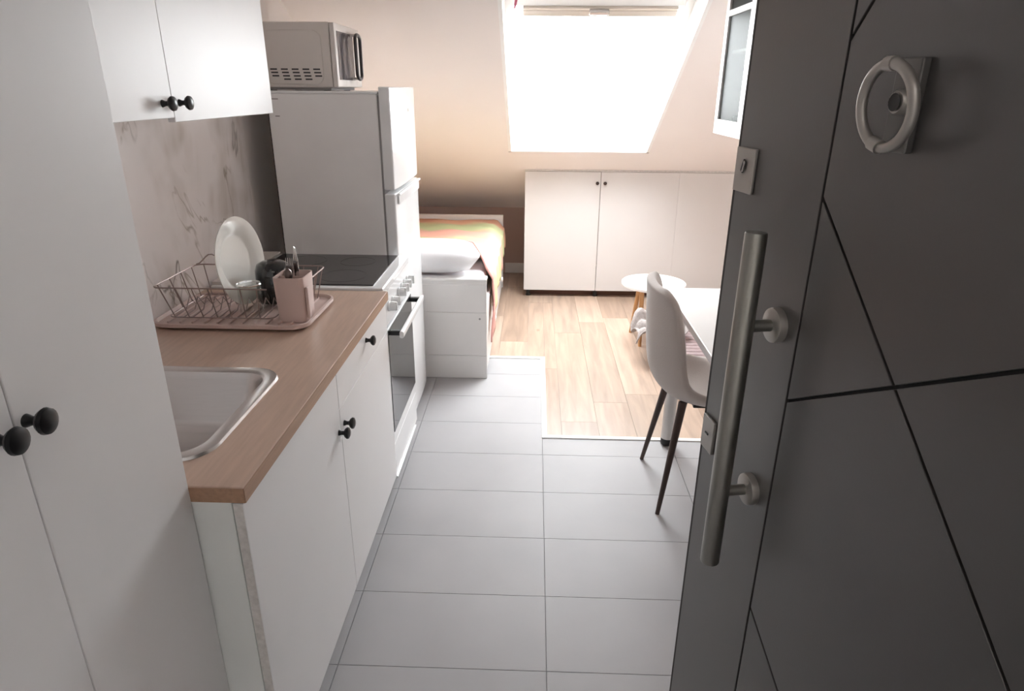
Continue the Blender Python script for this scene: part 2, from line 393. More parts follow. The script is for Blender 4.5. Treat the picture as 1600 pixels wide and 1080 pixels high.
# skylight
win = thing('window_1', (0.305, 4.2, slope_z(4.2)), kind='structure')
OFFN = .17
def on_slope(y, o=0.0): return Vector((0, y, slope_z(y))) + SN * o
pb0, pt0 = on_slope(SK_YB), on_slope(SK_YT)
pb1 = on_slope(SK_YB + .01, OFFN)
yt = 3.56; pt1 = on_slope(yt, OFFN - .0)
def X(p, x): return Vector((x, p.y, p.z))
def lining(a0, a1, b0, b1, t):
    """slab between edge a0-a1 (room side) and b0-b1 (window side), thickened along t"""
    q = [a0, a1, b1, b0]; q2 = [p + t for p in q]
    return MB().add(q + q2, [(0, 1, 2, 3), (7, 6, 5, 4), (0, 4, 5, 1), (1, 5, 6, 2), (2, 6, 7, 3), (3, 7, 4, 0)])
up = (pt1 - pb1).normalized(); LEN = (pt1 - pb1).length
part('lining', lining(X(pb0, SK_X0), X(pb0, SK_X1), X(pb1, SK_X0), X(pb1, SK_X1), up * -.02), LINING, win)
part('lining', lining(X(pt0, SK_X0), X(pt0, SK_X1), X(pt1, SK_X0), X(pt1, SK_X1), up * .02), LINING, win)
part('lining', lining(X(pb0, SK_X0), X(pt0, SK_X0), X(pb1, SK_X0), X(pt1, SK_X0), Vector((-.02, 0, 0))), LINING, win)
part('lining', lining(X(pb0, SK_X1), X(pt0, SK_X1), X(pb1, SK_X1), X(pt1, SK_X1), Vector((.02, 0, 0))), LINING, win)
def wbar(x0, x1, s0, s1, h0, h1):
    c = []
    for h in (h0, h1):
        for s in (s0, s1):
            for x in (x0, x1): c.append(X(pb1, x) + up * s + SN * h)
    return MB().add(c, [(0, 1, 3, 2), (4, 6, 7, 5), (0, 4, 5, 1), (2, 3, 7, 6), (0, 2, 6, 4), (1, 5, 7, 3)])
for a in ((SK_X0 - .03, SK_X0 + .045, -.04, LEN + .04), (SK_X1 - .045, SK_X1 + .03, -.04, LEN + .04), (SK_X0 + .045, SK_X1 - .045, -.04, .05), (SK_X0 + .045, SK_X1 - .045, LEN - .055, LEN + .04)):
    part('frame', wbar(*a, -.01, .07), LINING, win, bevel=.004)
part('pane', wbar(SK_X0 + .04, SK_X1 - .04, .045, LEN - .05, .035, .042), PANE, win)
vb = part('vent_bar', wbar(SK_X0 + .09, SK_X1 - .07, LEN - .125, LEN - .075, -.02, .03), VENTM, win, bevel=.006)
part('vent_rail', wbar(SK_X0 + .09, SK_X1 - .07, LEN - .063, LEN - .052, -.022, .02), VENTM, vb, bevel=.003)
part('latch', wbar(.26, .36, LEN - .085, LEN - .06, -.04, -.018), STEEL, vb, bevel=.004)
# pink ribbon hanging at the top left of the opening
rb = MB(); pts = []
for i in range(9):
    t = i / 8; base = on_slope(3.36 + .02 * t, .06); pts.append(Vector((SK_X0 + .055 + .012 * math.sin(3 * t), base.y + .03 * t, base.z + .05 - .13 * t)))
rb.tube(pts, [.012, .012, .011, .010, .009, .008, .007, .006, .003], 6)
single('ribbon', rb, PINK, 'pink ribbon hanging at the upper left corner of the skylight', 'ribbon', smooth=True)

# hallway behind the open entrance
struct('floor_hallway', B(-1.3, 1.5, -1.9, .05, -.12, 0), TILE)
struct('wall_hallway', B(-1.42, -1.3, -1.9, .05, 0, 2.5).box(1.5, 1.62, -1.9, .05, 0, 2.5).box(-1.42, 1.62, -2.02, -1.9, 0, 2.5), HALLW)
struct('ceiling_hallway', B(-1.42, 1.62, -2.02, .05, 2.5, 2.6), CEIL)
hl = thing('fill_lamp', (0.1, -.95, 2.5), 'round white ceiling lamp, unseen, added in the hallway for fill light', 'lamp')  # unseen lamp added behind the camera to send fill light into the room
part('fill_lamp_base', MB().lathe([(.15, 0), (.15, -.02), (.14, -.03)], (0.1, -.95, 2.5), (0, 0, 1), 24), STRIP, hl, smooth=True)
ll = bpy.data.lights.new('fill_light', 'AREA'); ll.shape = 'DISK'; ll.size = .26; ll.energy = HALL_FILL_POWER; ll.color = (1.0, .95, .90)
lo = bpy.data.objects.new('fill_light', ll); COL.objects.link(lo); lo.parent = hl; lo.location = (0, 0, -.04)

# marble sheet behind the worktop
single('backsplash', B(XL + .001, XL + .012, 1.0, 2.735, .845, 1.56), MARBLE, 'white marble splashback panel with grey and brown veins above the worktop', 'backsplash')

# ================================================================== ENTRANCE DOOR
TH = R(10); DF = Vector((.328, 1.11, 0)); DW = .90
# local frame: +x runs from the free edge to the hinge, -y... the visible face lies at y=0 facing local -Y
door = thing('door_1', DF, kind='structure', local=True)
t_ax = Vector((math.sin(TH), -math.cos(TH), 0)); n_ax = Vector((-math.cos(TH), -math.sin(TH), 0))
door.rotation_euler = (0, 0, math.atan2(t_ax.y, t_ax.x))
# with that rotation local +x = t_ax, local +y = (cos10.., ) = -n_ax ; so the visible face looks to local -y
DT = .052
part('leaf', B(0.002, DW, .006, DT, .012, 2.06), DOORC, door)
part('leaf_edge', B(-.004, .002, .012, DT + .004, .012, 2.06), EDGEM, door)
part('door_seal', B(-.0045, .004, .001, .0115, .012, 2.06), RUBBER, door)
part('leaf_back', B(.003, DW, DT, DT + .006, .014, 2.05), STRIP, door)
def clip(poly, a, b, c):
    """keep a*p+b*q<=c"""
    out = []
    for i in range(len(poly)):
        p, q = poly[i], poly[(i + 1) % len(poly)]; dp, dq = a * p[0] + b * p[1] - c, a * q[0] + b * q[1] - c
        if dp <= 0: out.append(p)
        if dp * dq < 0:
            t = dp / (dp - dq); out.append((p[0] + t * (q[0] - p[0]), p[1] + t * (q[1] - p[1])))
    return out
GS = .245; g = .0022
cells = [[(GS + g, .012), (DW, .012), (DW, 2.06), (GS + g, 2.06)]]
for (s0, z0, s1, z1) in ((.245, 1.605, .276, 1.644), (.245, 1.422, .661, 1.038), (.245, 1.130, .581, 1.324), (.245, .751, .354, .686)):
    d = Vector((s1 - s0, z1 - z0)).normalized(); a, b = -d.y, d.x; c = a * s0 + b * z0
    nc = []
    for poly in cells:
        for q in (clip(poly, a, b, c - g), clip(poly, -a, -b, -c - g)):
            if len(q) > 2: nc.append(q)
    cells = nc
for q in cells + [[(.004, .012), (GS - g, .012), (GS - g, 2.06), (.004, 2.06)]]:
    part('panel', MB().prism(q, XZY, 0, .007), DOORM, door, bevel=.0007, seg=1)
ph = part('pull_handle', MB().lathe([(.0145, 0), (.0155, .002), (.0155, .557), (.0145, .559)], (.1935, -.055, .808), (0, 0, 1), 24), SATIN, door, smooth=True, label='long satin steel pull bar')
for z in (1.229, .947):
    part('standoff', MB().lathe([(.009, 0), (.009, .05)], (.1935, -.052, z), (0, 1, 0), 16), SATIN, ph, smooth=True)
    part('rosette', MB().lathe([(.022, -.0135), (.0255, -.0115), (.026, -.009), (.026, 0)], (.1935, 0, z), (0, 1, 0), 32), PLATEM, ph, smooth=True)
l1 = part('lock_plate', B(.006, .066, -.006, 0, 1.398, 1.466), PLATEM, door, bevel=.0015, label='square steel lock plate')
part('keyhole', MB().prism([(.030, 1.432), (.036, 1.428), (.042, 1.445), (.037, 1.449)], XZY, -.0085, -.006), BLACK, l1)
part('keyhole_cover', MB().prism([(.037, 1.430), (.040, 1.430), (.044, 1.444), (.041, 1.447)], XZY, -.010, -.0085), CHROME, l1)
l2 = part('lock_plate', B(.006, .052, -.006, 0, .925, .990), PLATEM, door, bevel=.0015, label='lower square steel lock plate')
part('keyhole', B(.022, .034, -.0075, -.006, .957, .960), BLACK, l2)
kp = part('knocker', B(.350, .388, -.010, 0, 1.488, 1.582), mat('knocker_plate', (0.16, 0.155, 0.15), 0.4, 0.6), door, bevel=.002, label='ring shaped steel door knocker')
cx, cz = .3845, 1.535
part('knocker_hub', MB().lathe([(.011, -.024), (.013, -.021), (.013, -.010), (.010, -.008)], (.378, 0, 1.539), (0, 1, 0), 20), PLATEM, kp, smooth=True)
part('peephole', MB().lathe([(.009, -.0255), (.007, -.0245)], (.378, 0, 1.539), (0, 1, 0), 16), BLACK, kp, smooth=True)
rg = MB(); rg.tube([(cx + .0395 * math.cos(a), -.038 - .004 * math.sin(a), cz + .0405 * math.sin(a)) for a in [2 * math.pi * i / 48 for i in range(48)]], .0057, 12, True)
part('knocker_ring', rg, PLATEM, kp, smooth=True)
part('knocker_joint', MB().tube([(cx - .016, -.0345, cz - .0365), (cx - .002, -.0345, cz - .0405)], .0076, 12), PLATEM, kp, smooth=True)
part('knocker_joint', MB().tube([(cx - .006, -.042, cz + .0402), (cx + .006, -.042, cz + .0402)], .0074, 12), PLATEM, kp, smooth=True)

# ================================================================== KITCHEN
def knob_mb(x, y, z, s=1.0):
    return MB().lathe([(.0085 * s, 0), (.0075 * s, .003 * s), (.0055 * s, .008 * s), (.006 * s, .014 * s), (.013 * s, .018 * s), (.0165 * s, .023 * s), (.0155 * s, .028 * s), (.008 * s, .0315 * s)], (x, y, z), (1, 0, 0), 20)
# tall cabinet
XT = -.62
tc_ = thing('tall_cabinet', (-.9, .68, 0), 'tall white two door cabinet with black knobs beside the entrance', 'cabinet')
part('body', B(XL + .012, XT - .019, .345, .997, .07, 2.30), CABW, tc_, bevel=.001)
part('plinth', B(XL + .012, XT - .06, .345, .997, 0, .07), CABW, tc_)
for y0, y1, ky in ((.345, .6775, .648), (.6805, .9975, .697)):
    d = part('door', B(XT - .018, XT, y0, y1, .08, 2.29), CABW, tc_, bevel=.0015)
    part('knob', knob_mb(XT, ky, 1.165, 1.05), KNOB, d, smooth=True)
# base cabinets
XB = -.527
for (y0, y1, lab, kind) in ((1.006, 1.605, 'white single door base cabinet under the sink', 'sink'), (1.605, 2.232, 'white base cabinet with drawer and door next to the cooker', 'drawer')):
    b = thing('base_cabinet', (-.85, (y0 + y1) / 2, 0), lab, 'cabinet', 'white base cabinets under the worktop')
    body = MB().box(XL + .012, XB - .020, y0, y0 + .016, .105, .835).box(XL + .012, XB - .020, y1 - .016, y1, .105, .835).box(XL + .012, XB - .020, y0 + .016, y1 - .016, .105, .121).box(XL + .012, XL + .02, y0 + .016, y1 - .016, .121, .835)
    if kind == 'drawer': body.box(XL + .012, XB - .03, y0 + .016, y1 - .016, .68, .69)
    part('body', body, CABG, b)
    if kind == 'sink':
        part('end_strip', B(-.66, XB - .021, y0 - .004, y0, .105, .835), CABG, b)
        d = part('door', B(XB - .0185, XB, y0 - .004, y1 - .0015, .108, .832), CABW, b, bevel=.001)
        part('door_edge', B(XB - .0185, XB - .001, y0 - .0046, y0 - .0041, .109, .831), CABE, d)
        part('knob', knob_mb(XB, 1.582, .660), KNOB, d, smooth=True)
    else:
        d = part('door', B(XB - .0185, XB, y0 + .0015, y1, .108, .7195), CABW, b, bevel=.001)
        part('knob', knob_mb(XB, 1.636, .662), KNOB, d, smooth=True)
        d = part('drawer', B(XB - .0185, XB, y0 + .0015, y1, .721, .832), CABW, b, bevel=.001)
        part('knob', knob_mb(XB, 1.932, .800), KNOB, d, smooth=True)
    for yy in (y0 + .06, y1 - .045):
        for xx in (-.60, -1.10):
            part('leg', MB().lathe([(.02, 0), (.02, .01), (.014, .015), (.014, .105)], (xx, yy, 0), (0, 0, 1), 12), BLACK if xx < -1 else CABW, b, smooth=True)
# worktop with the sink cut-out
ZW = .870; XW = -.519; WY0, WY1 = .998, 2.243
hole = rrect(-1.045, -.655, 1.11, 1.505, .06)
bm = bmesh.new(); lpz = []
for pts in ([(XL + .012, WY0), (XW, WY0), (XW, WY1), (XL + .012, WY1)], hole):
    vs_ = [bm.verts.new((p, q, ZW)) for p, q in pts]
    for i in range(len(vs_)): bm.edges.new((vs_[i], vs_[(i + 1) % len(vs_)]))
bmesh.ops.triangle_fill(bm, use_beauty=True, use_dissolve=False, edges=bm.edges[:])
r_ = bmesh.ops.extrude_face_region(bm, geom=bm.faces[:])
for v in [x for x in r_['geom'] if isinstance(x, bmesh.types.BMVert)]: v.co.z = .836
bmesh.ops.recalc_face_normals(bm, faces=bm.faces)
wt = MB(); bm.verts.index_update(); wt.add([v.co.copy() for v in bm.verts], [tuple(v.index for v in f.verts) for f in bm.faces]); bm.free()
w_ = single('worktop', wt, WORK, 'light brown wood effect kitchen worktop with a square sink cut in', 'worktop', bevel=.0025)
part('front_edge', B(XW, XW + .0012, WY0, WY1, .838, .868), WORKE, w_)
part('end_edge', B(XL + .02, XW, WY0 - .0012, WY0, .838, .868), WORKE, w_)
# sink
sk = thing('sink', (-.85, 1.305, ZW), 'square stainless steel inset sink in the worktop behind the tall cabinet', 'sink')
def L3(x0, x1, y0, y1, r, z): return [(p, q, z) for p, q in rrect(x0, x1, y0, y1, r)]
part('rim', loops(MB(), [L3(-1.090, -.628, 1.075, 1.530, .075, ZW + .0005), L3(-1.087, -.631, 1.078, 1.527, .073, ZW + .006), L3(-1.072, -.646, 1.093, 1.512, .066, ZW + .007), L3(-1.062, -.660, 1.106, 1.500, .060, ZW + .003)]), STEEL, sk, smooth=True)
part('bowl', loops(MB(), [L3(-1.062, -.660, 1.106, 1.500, .060, ZW + .003), L3(-1.055, -.668, 1.113, 1.493, .058, ZW - .012), L3(-1.035, -.690, 1.132, 1.475, .055, ZW - .12), L3(-1.015, -.715, 1.155, 1.450, .05, ZW - .145), L3(-.90, -.83, 1.27, 1.34, .03, ZW - .150)], cap1=True), STEEL, sk, smooth=True)
part('drain', MB().lathe([(.045, 0), (.045, .003), (.030, .004), (.028, .001)], (-.865, 1.305, ZW - .150), (0, 0, 1), 24), CHROME, sk, smooth=True)

# wall cabinet
XC = -.855
wc = thing('wall_cabinet', (-1.02, 1.62, 1.475), 'white two door wall cabinet with black knobs above the worktop', 'cabinet')
part('body', B(XL + .002, XC - .0182, 1.006, 2.238, 1.483, 2.25), CABW, wc, bevel=.001)
for y0, y1, z0, ky in ((1.006, 1.6175, 1.479, 1.573), (1.6180, 2.240, 1.469, 1.650)):
    d = part('door', B(XC - .018, XC, y0, y1, z0, 2.25), CABW, wc, bevel=.0015)
    part('knob', knob_mb(XC, ky, 1.512, 1.0), KNOB, d, smooth=True)

# cooker
CY0, CY1, XO, ZO = 2.252, 2.748, -.532, .877
ck = thing('cooker', (-.85, 2.5, 0), 'white freestanding electric cooker with black glass hob and oven door', 'cooker')
part('body', B(-1.15, XO - .03, CY0, CY1, .05, .845), ENAMEL, ck, bevel=.003)
part('hob_frame', B(-1.165, XO - .004, CY0 - .004, CY1, .846, ZO), ENAMEL, ck, bevel=.006, seg=3)
part('hob_edge', B(-1.10, XO - .012, CY0 - .0065, CY0 - .004, .846, .863), mat('hob_edge_brown', (.045, .022, .016), .4), ck)
hb = part('hob', B(-1.075, -.578, CY0 + .028, CY1 - .012, ZO, ZO + .004), HOB, ck, bevel=.0015)
for (hx, hy, hr) in ((-.72, 2.40, .088), (-.72, 2.62, .072), (-.94, 2.40, .072), (-.94, 2.62, .088)):
    ringm = MB(); ringm.lathe([(hr, 0), (hr, .0004), (hr - .003, .0004), (hr - .003, 0)], (hx, hy, ZO + .004), (0, 0, 1), 40, cap=False)
    part('heating_zone', ringm, mat('zone_print', (.045, .043, .043), .15), hb)
part('lid_bracket', B(-1.165, -1.085, CY0 + .01, CY1 - .01, ZO, ZO + .012), MWS, ck, bevel=.002)
part('control_panel', MB().prism([(XO - .03, .725), (XO - .002, .728), (XO - .006, .862), (XO - .03, .866)], lambda p, q, t: (p, t, q), CY0, CY1), ENAMEL, ck, bevel=.003)
for i, yy in enumerate((2.315, 2.380, 2.500, 2.562, 2.622, 2.684)):
    kk = part('control_knob', MB().lathe([(.019, 0), (.0185, .006), (.016, .008), (.0155, .026), (.013, .029)], (XO - .004, yy, .790), (1, 0, 0), 16), ENAMEL, ck, smooth=True)
    part('knob_grip', B(XO + .004, XO + .030, yy - .005, yy + .005, .773, .807), ENAMEL, kk, bevel=.0025)
od = part('oven_door', B(XO - .029, XO, CY0 + .004, CY1 - .002, .235, .718), ENAMEL, ck, bevel=.003)
part('oven_window', B(XO, XO + .003, CY0 + .006, CY1 - .020, .288, .712), OVENG, od, bevel=.001)
hd = part('oven_handle', MB().prism(rrect(-.008, .008, -.013, .013, .006, 3), lambda p, q, t: (XO + .050 + p, t, .694 + q), CY0 + .014, CY1 - .016), ENAMEL, od, smooth=True)
for yy in (CY0 + .03, CY1 - .05):
    part('handle_bracket', B(XO + .003, XO + .044, yy, yy + .022, .684, .703), BLACK, hd, bevel=.003)
part('drawer', B(XO - .029, XO - .002, CY0 + .002, CY1 - .002, .088, .231), ENAMEL, ck, bevel=.003)
part('bottom_lip', B(XO - .004, XO + .005, CY0 - .002, CY1 - .06, .083, .092), ENAMEL, ck, bevel=.002)
for yy in (CY0 + .03, CY1 - .05):
    for xx in (XO - .05, -1.10): part('foot', MB().lathe([(.016, 0), (.016, .012), (.010, .016), (.010, .052)], (xx, yy, 0), (0, 0, 1), 12), BLACK, ck, smooth=True)

# fridge freezer
FY0, FY1, XF, ZF = 2.765, 3.325, -.572, 1.540
fr = thing('fridge_freezer', (-.85, 3.04, 0), 'white top freezer fridge with grey side beside the cooker', 'fridge')
part('body', B(-1.075, XF - .062, FY0, FY1, .03, 1.525), FRSIDE, fr, bevel=.004)
part('top_cover', B(-1.075, XF - .058, FY0 - .002, FY1 + .002, 1.525, 1.535), ENAMEL, fr, bevel=.003)
part('back_panel', B(-1.085, -1.075, FY0 + .02, FY1 - .02, .08, 1.5), BLACK, fr)
part('door_seal', B(XF - .062, XF - .054, FY0 + .008, FY1 - .008, .05, 1.52), GREYSEAL, fr)
def fdoor(name, z0, z1):
    mb = MB(); prof = [(XF - .054, FY0), (XF - .010, FY0), (XF - .004, FY0 + .05), (XF, FY0 + .18), (XF, FY1 - .18), (XF - .004, FY1 - .05), (XF - .010, FY1), (XF - .054, FY1)]
    return part(name, mb.prism(prof, XYZ, z0, z1), FRIDGE, fr, bevel=.006, seg=3, smooth=True)
fd1 = fdoor('freezer_door', 1.150, 1.552)
fd2 = fdoor('fridge_door', .035, 1.134)
part('badge', B(XF - .0015, XF + .001, FY0 + .33, FY0 + .345, 1.45, 1.462), CHROME, fd1)
part('grip_recess', MB().prism(rrect(FY0 + .03, FY1 - .03, 1.086, 1.128, .012, 4), YZX, XF - .006, XF + .0015), mat('grip_grey', (.62, .62, .63), .3), fd2)
part('grip_lip', MB().prism([(XF - .004, 1.120), (XF + .010, 1.128), (XF + .006, 1.134), (XF - .004, 1.134)], lambda p, q, t: (p, t, q), FY0 + .02, FY1 - .02), FRIDGE, fd2, bevel=.001)
part('hinge_cap', B(XF - .045, XF - .008, FY0 + .27, FY0 + .33, 1.085, 1.13), FRIDGE, fd2)
for yy in (FY0 + .06, FY1 - .06):
    for xx in (XF - .10, -1.02): part('foot', MB().lathe([(.018, 0), (.018, .012), (.011, .016), (.011, .032)], (xx, yy, 0), (0, 0, 1), 12), BLACK, fr, smooth=True)
for z in (1.502, 1.437):
    part('sticker_print', B(-1.060 if z > 1.48 else -1.048, -1.030, FY0 - .0006, FY0, z, z + .004), GREYSEAL, fr)

# microwave
MY0, MY1, XM, MZ0, MZ1 = 2.85, 3.245, -.805, 1.547, 1.790
mw = thing('microwave', (-.95, 3.05, 1.535), 'silver microwave oven with looped door handle standing on the fridge', 'microwave')
part('casing', B(-1.14, XM - .022, MY0, MY1, MZ0, MZ1), MWS, mw, bevel=.005)
part('side_panel', MB().prism(rrect(-1.10, XM - .055, MZ0 + .012, MZ1 - .030, .035, 5), lambda p, q, t: (p, t, q), MY0 - .0055, MY0 + .001), MWS, mw, bevel=.003)
part('gap_shade', B(-1.12, XM - .035, MY0 + .012, MY1 - .012, 1.537, MZ0 + .001), GREYSEAL, mw)  # dark inset filler standing in for the shade under the microwave
vcol = [-1.062, -1.018, -.974, -.930, -.886]
for i, xx in enumerate(vcol):
    for j in range(4):
        if j == 3 and i in (0, 4): continue
        part('vent_slot', B(xx - .015 + .003 * j, xx + .013 + .003 * j, MY0 - .0062, MY0 - .0050, MZ0 + .066 - .0125 * j, MZ0 + .0715 - .0125 * j), BLACK, mw)
md_ = part('door', B(XM - .020, XM, MY0, MY1 - .095, MZ0 + .002, MZ1 - .002), MWS, mw, bevel=.003)
part('window', B(XM, XM + .0015, MY0 + .030, MY1 - .125, MZ0 + .03, MZ1 - .03), MWG, md_)
part('control_panel', B(XM - .020, XM - .001, MY1 - .094, MY1, MZ0 + .002, MZ1 - .002), MWS, mw, bevel=.003)
hy = MY1 - .160
hpts = []
for i in range(17):
    a = math.pi * i / 16; hpts.append((XM + .032, hy + .040 * math.cos(a), MZ1 - .052 + .02 * math.sin(a)))
for i in range(17):
    a = math.pi + math.pi * i / 16; hpts.append((XM + .032, hy + .040 * math.cos(a), MZ0 + .055 + .02 * math.sin(a)))
mh = part('handle', MB().tube(hpts, .0075, 10, True), mat('handle_grey', (.06, .05, .05), .35), md_, smooth=True)
for z in (MZ1 - .034, MZ0 + .037): part('handle_post', MB().tube([(XM, hy, z), (XM + .030, hy, z)], .006, 8), MWS, mh, smooth=True)
for xx in (-1.09, XM - .06):
    for yy in (MY0 + .04, MY1 - .05): part('foot', MB().lathe([(.015, 0), (.013, .012)], (xx, yy, 1.535), (0, 0, 1), 10), BLACK, mw, smooth=True)

# dish rack and what stands in it
RX0, RX1, RY0, RY1 = -1.145, -.668, 1.800, 2.130
dr = thing('dish_rack', (-.9, 1.96, ZW), 'rose beige dish rack with wire basket on the worktop', 'dish rack')
TR = lambda i, z: [(p, q, z) for p, q in rrect(RX0 + i, RX1 - i, RY0 + i, RY1 - i, .05 - i * .6, 6)]
part('tray', loops(MB(), [TR(.012, ZW + .004), TR(.0, ZW + .010), TR(.0, ZW + .020), TR(.006, ZW + .022), TR(.012, ZW + .013)], cap0=True, cap1=True), ROSEL, dr, smooth=True)
for i in range(11):
    xx = RX0 + .045 + i * .0375
    part('tray_rib', B(xx, xx + .006, RY0 + .03, RY1 - .03, ZW + .013, ZW + .019), ROSEL, dr, bevel=.001)
for xx in (RX0 + .04, RX1 - .05):
    for yy in (RY0 + .04, RY1 - .04): part('foot', MB().lathe([(.01, 0), (.009, .006)], (xx, yy, ZW), (0, 0, 1), 10), BLACK, dr, smooth=True)
bx0, bx1, by0, by1, bz = -1.125, -.690, 1.825, 2.105, .995
hx0, hx1, hy0, hy1, hz1 = -.772, -.680, 1.850, 1.955, 1.022
top = [(hx0 - .008, by0, bz)] + [(p, q, bz) for p, q in reversed(rrect(bx0, bx1, by0, by1, .025, 4)[:-5])]
top = [top[0]] + top[1:] + [(bx1, hy1 + .008, bz)]
part('wire_rim', MB().tube(top, .0024, 6), WIRE, dr, smooth=True)
wp = []
for i in range(13):
    t = i / 12; wp.append((bx0 + .14 * t, by1, bz + .035 * math.sin(math.pi * min(1, t * 1.3)) ** 2))
part('wire_arch', MB().tube(wp, .0022, 6), WIRE, dr, smooth=True)
low = [(p, q, ZW + .028) for p, q in rrect(bx0 + .025, hx0 - .006, by0 + .02, by1 - .02, .02, 4)]
part('wire_base', MB().tube(low, .002, 6, True), WIRE, dr, smooth=True)
for i in range(9):
    t = (i + .5) / 9
    for (ya, yb) in ((by0, by0 + .02), (by1, by1 - .02)):
        xa = bx0 + t * (bx1 - bx0); xb = bx0 + .025 + t * (bx1 - bx0 - .045)
        if ya == by0 and xa > hx0 - .01: continue
        part('wire_upright', MB().tube([(xa, ya, bz), (xb, yb, ZW + .028)], .0018, 5), WIRE, dr, smooth=True)
for i in range(4):
    t = (i + .5) / 4
    for (xa, xb) in ((bx0, bx0 + .025), (bx1, bx1 - .02)):
        ya = by0 + t * (by1 - by0); yb = by0 + .02 + t * (by1 - by0 - .04)
        if xa == bx1 and ya < hy1 + .01: continue
        part('wire_upright', MB().tube([(xa, ya, bz), (xb, yb, ZW + .028)], .0018, 5), WIRE, dr, smooth=True)
for i in range(11):
    xx = bx0 + .045 + i * .027
    part('plate_wire', MB().tube([(xx, by0 + .02, ZW + .028), (xx, by0 + .09, ZW + .030), (xx, by0 + .12, ZW + .062), (xx, by0 + .15, ZW + .030), (xx, by1 - .02, ZW + .028)], .0018, 5), WIRE, dr, smooth=True)

def plate(c, r, nrm, label):
    return single('dinner_plate', MB().lathe([(.0, .004), (r * .55, .004), (r * .62, .006), (r * .70, .014), (r * .97, .024), (r, .025), (r, .022), (r * .98, .020), (r * .70, .008), (r * .60, .0), (0, 0)], c, nrm, 48, cap=False), CERAM, label, 'plate', smooth=True)
plate((-.938, 1.985, 1.038), .137, (.985, -.10, .10), 'white dinner plate standing upright in the dish rack')
# cutlery holder
hz0 = ZW + .0145
ch = thing('cutlery_holder', ((hx0 + hx1) / 2, (hy0 + hy1) / 2, hz0), 'rose plastic cutlery holder at the front corner of the dish rack', 'cutlery holder')
HB = lambda i, z: [(p, q, z) for p, q in rrect(hx0 + i, hx1 - i, hy0 + i, hy1 - i, .014, 4)]
part('box', loops(MB(), [HB(.004, hz0), HB(.0, hz1), HB(.003, hz1), HB(.006, hz0 + .004)], cap0=True, cap1=True), ROSEL, ch, smooth=True)
part('divider', B(hx0 + .004, hx1 - .004, (hy0 + hy1) / 2 - .0015, (hy0 + hy1) / 2 + .0015, hz0 + .01, hz1 - .006), ROSEL, ch)
part('clip', B(hx1 - .001, hx1 + .008, hy0 + .012, hy0 + .030, hz0 + .01, hz0 + .108), ROSEL, ch, bevel=.004)
# cutlery
fk = thing('fork', (-.740, 1.905, hz0 + .006), 'steel fork standing tines up in the cutlery holder', 'fork')
fb = Vector((-.740, 1.905, hz0 + .006)); fa = Vector((.03, .02, 1)).normalized()
part('handle', MB().tube([fb, fb + fa * .07, fb + fa * .125], [.004, .003, .0025], 8), STEEL, fk, smooth=True)
part('head', MB().lathe([(.003, 0), (.010, .012), (.0125, .028), (.0115, .035)], fb + fa * .122, fa, 14), mat('dark_steel', (.16, .13, .12), .3, .9), fk, smooth=True)
for q in (-.009, -.003, .003, .009): part('tine', MB().tube([fb + fa * .150 + Vector((q, 0, 0)), fb + fa * .180 + Vector((q * 1.05, 0, 0))], [.0018, .001], 6), STEEL, fk, smooth=True)
kn_ = thing('table_knife', (-.723, 1.930, hz0 + .006), 'steel table knife pointing up behind the fork', 'knife')
kb = Vector((-.723, 1.930, hz0 + .006))
part('handle', MB().tube([kb, kb + Vector((0, 0, .09))], .0045, 8), STEEL, kn_, smooth=True)
part('blade', MB().prism([(-.007, .09), (.007, .09), (.008, .17), (.003, .205), (-.001, .210), (-.007, .17)], lambda p, q, t: (kb.x + p, kb.y + t, kb.z + q), -.0008, .0008), CHROME, kn_)
sp_ = thing('teaspoon', (-.728, 1.885, hz0 + .006), 'dark steel spoon leaning in the cutlery holder in front of the fork', 'spoon')
sb = Vector((-.728, 1.885, hz0 + .006))
part('handle', MB().tube([sb, sb + Vector((-.004, 0, .115))], [.0035, .0025], 8), STEEL, sp_, smooth=True)
part('bowl', MB().lathe([(.002, 0), (.010, .010), (.0125, .022), (.010, .034), (.003, .042)], sb + Vector((-.004, 0, .112)), (-.02, 0, 1), 12), mat('dark_steel', (.16, .13, .12), .3, .9), sp_, smooth=True)
# upside-down glass mug
gz = ZW + .031
gm = thing('glass_mug', (-.862, 1.895, gz), 'clear glass mug standing upside down in the dish rack', 'mug')
part('cup', MB().lathe([(.036, 0), (.034, .085), (.031, .093), (.0, .094), (0, .084), (.030, .082), (.0335, .0)], (-.862, 1.895, gz), (0, 0, 1), 28, cap=False), CLEAR, gm, smooth=True)
part('rim', MB().tube([(-.862 + .0335 * math.cos(a), 1.895 + .0335 * math.sin(a), gz + .090) for a in [2 * math.pi * i / 28 for i in range(28)]], .0032, 8, True), CHROME, gm, smooth=True)
part('handle', MB().tube([(-.862 + .033, 1.895 - .01, gz + .078), (-.862 + .052, 1.893 - .01, gz + .074), (-.862 + .058, 1.895 - .01, gz + .05), (-.862 + .050, 1.895 - .01, gz + .022), (-.862 + .034, 1.895 - .01, gz + .016)], .0042, 8), CLEAR, gm, smooth=True)
# black pot turned over
bp_ = thing('black_saucepan', (-.838, 2.03, gz), 'small glossy black saucepan turned over in the dish rack', 'saucepan')
GB = mat('glossy_black', (.010, .010, .011), .08, var=.1, coat=.5)
part('pan', MB().lathe([(.056, 0), (.057, .004), (.055, .10), (.048, .118), (.030, .128), (0, .130)], (-.838, 2.03, gz), (0, 0, 1), 32), GB, bp_, smooth=True)
part('handle_ferrule', MB().tube([(-.798, 2.015, gz + .102), (-.778, 2.010, gz + .104)], .010, 10), CHROME, bp_, smooth=True)
part('handle', MB().tube([(-.812, 1.985, gz + .06), (-.798, 1.965, gz + .035), (-.790, 1.95, gz + .004)], [.010, .012, .010], 10), GB, bp_, smooth=True)

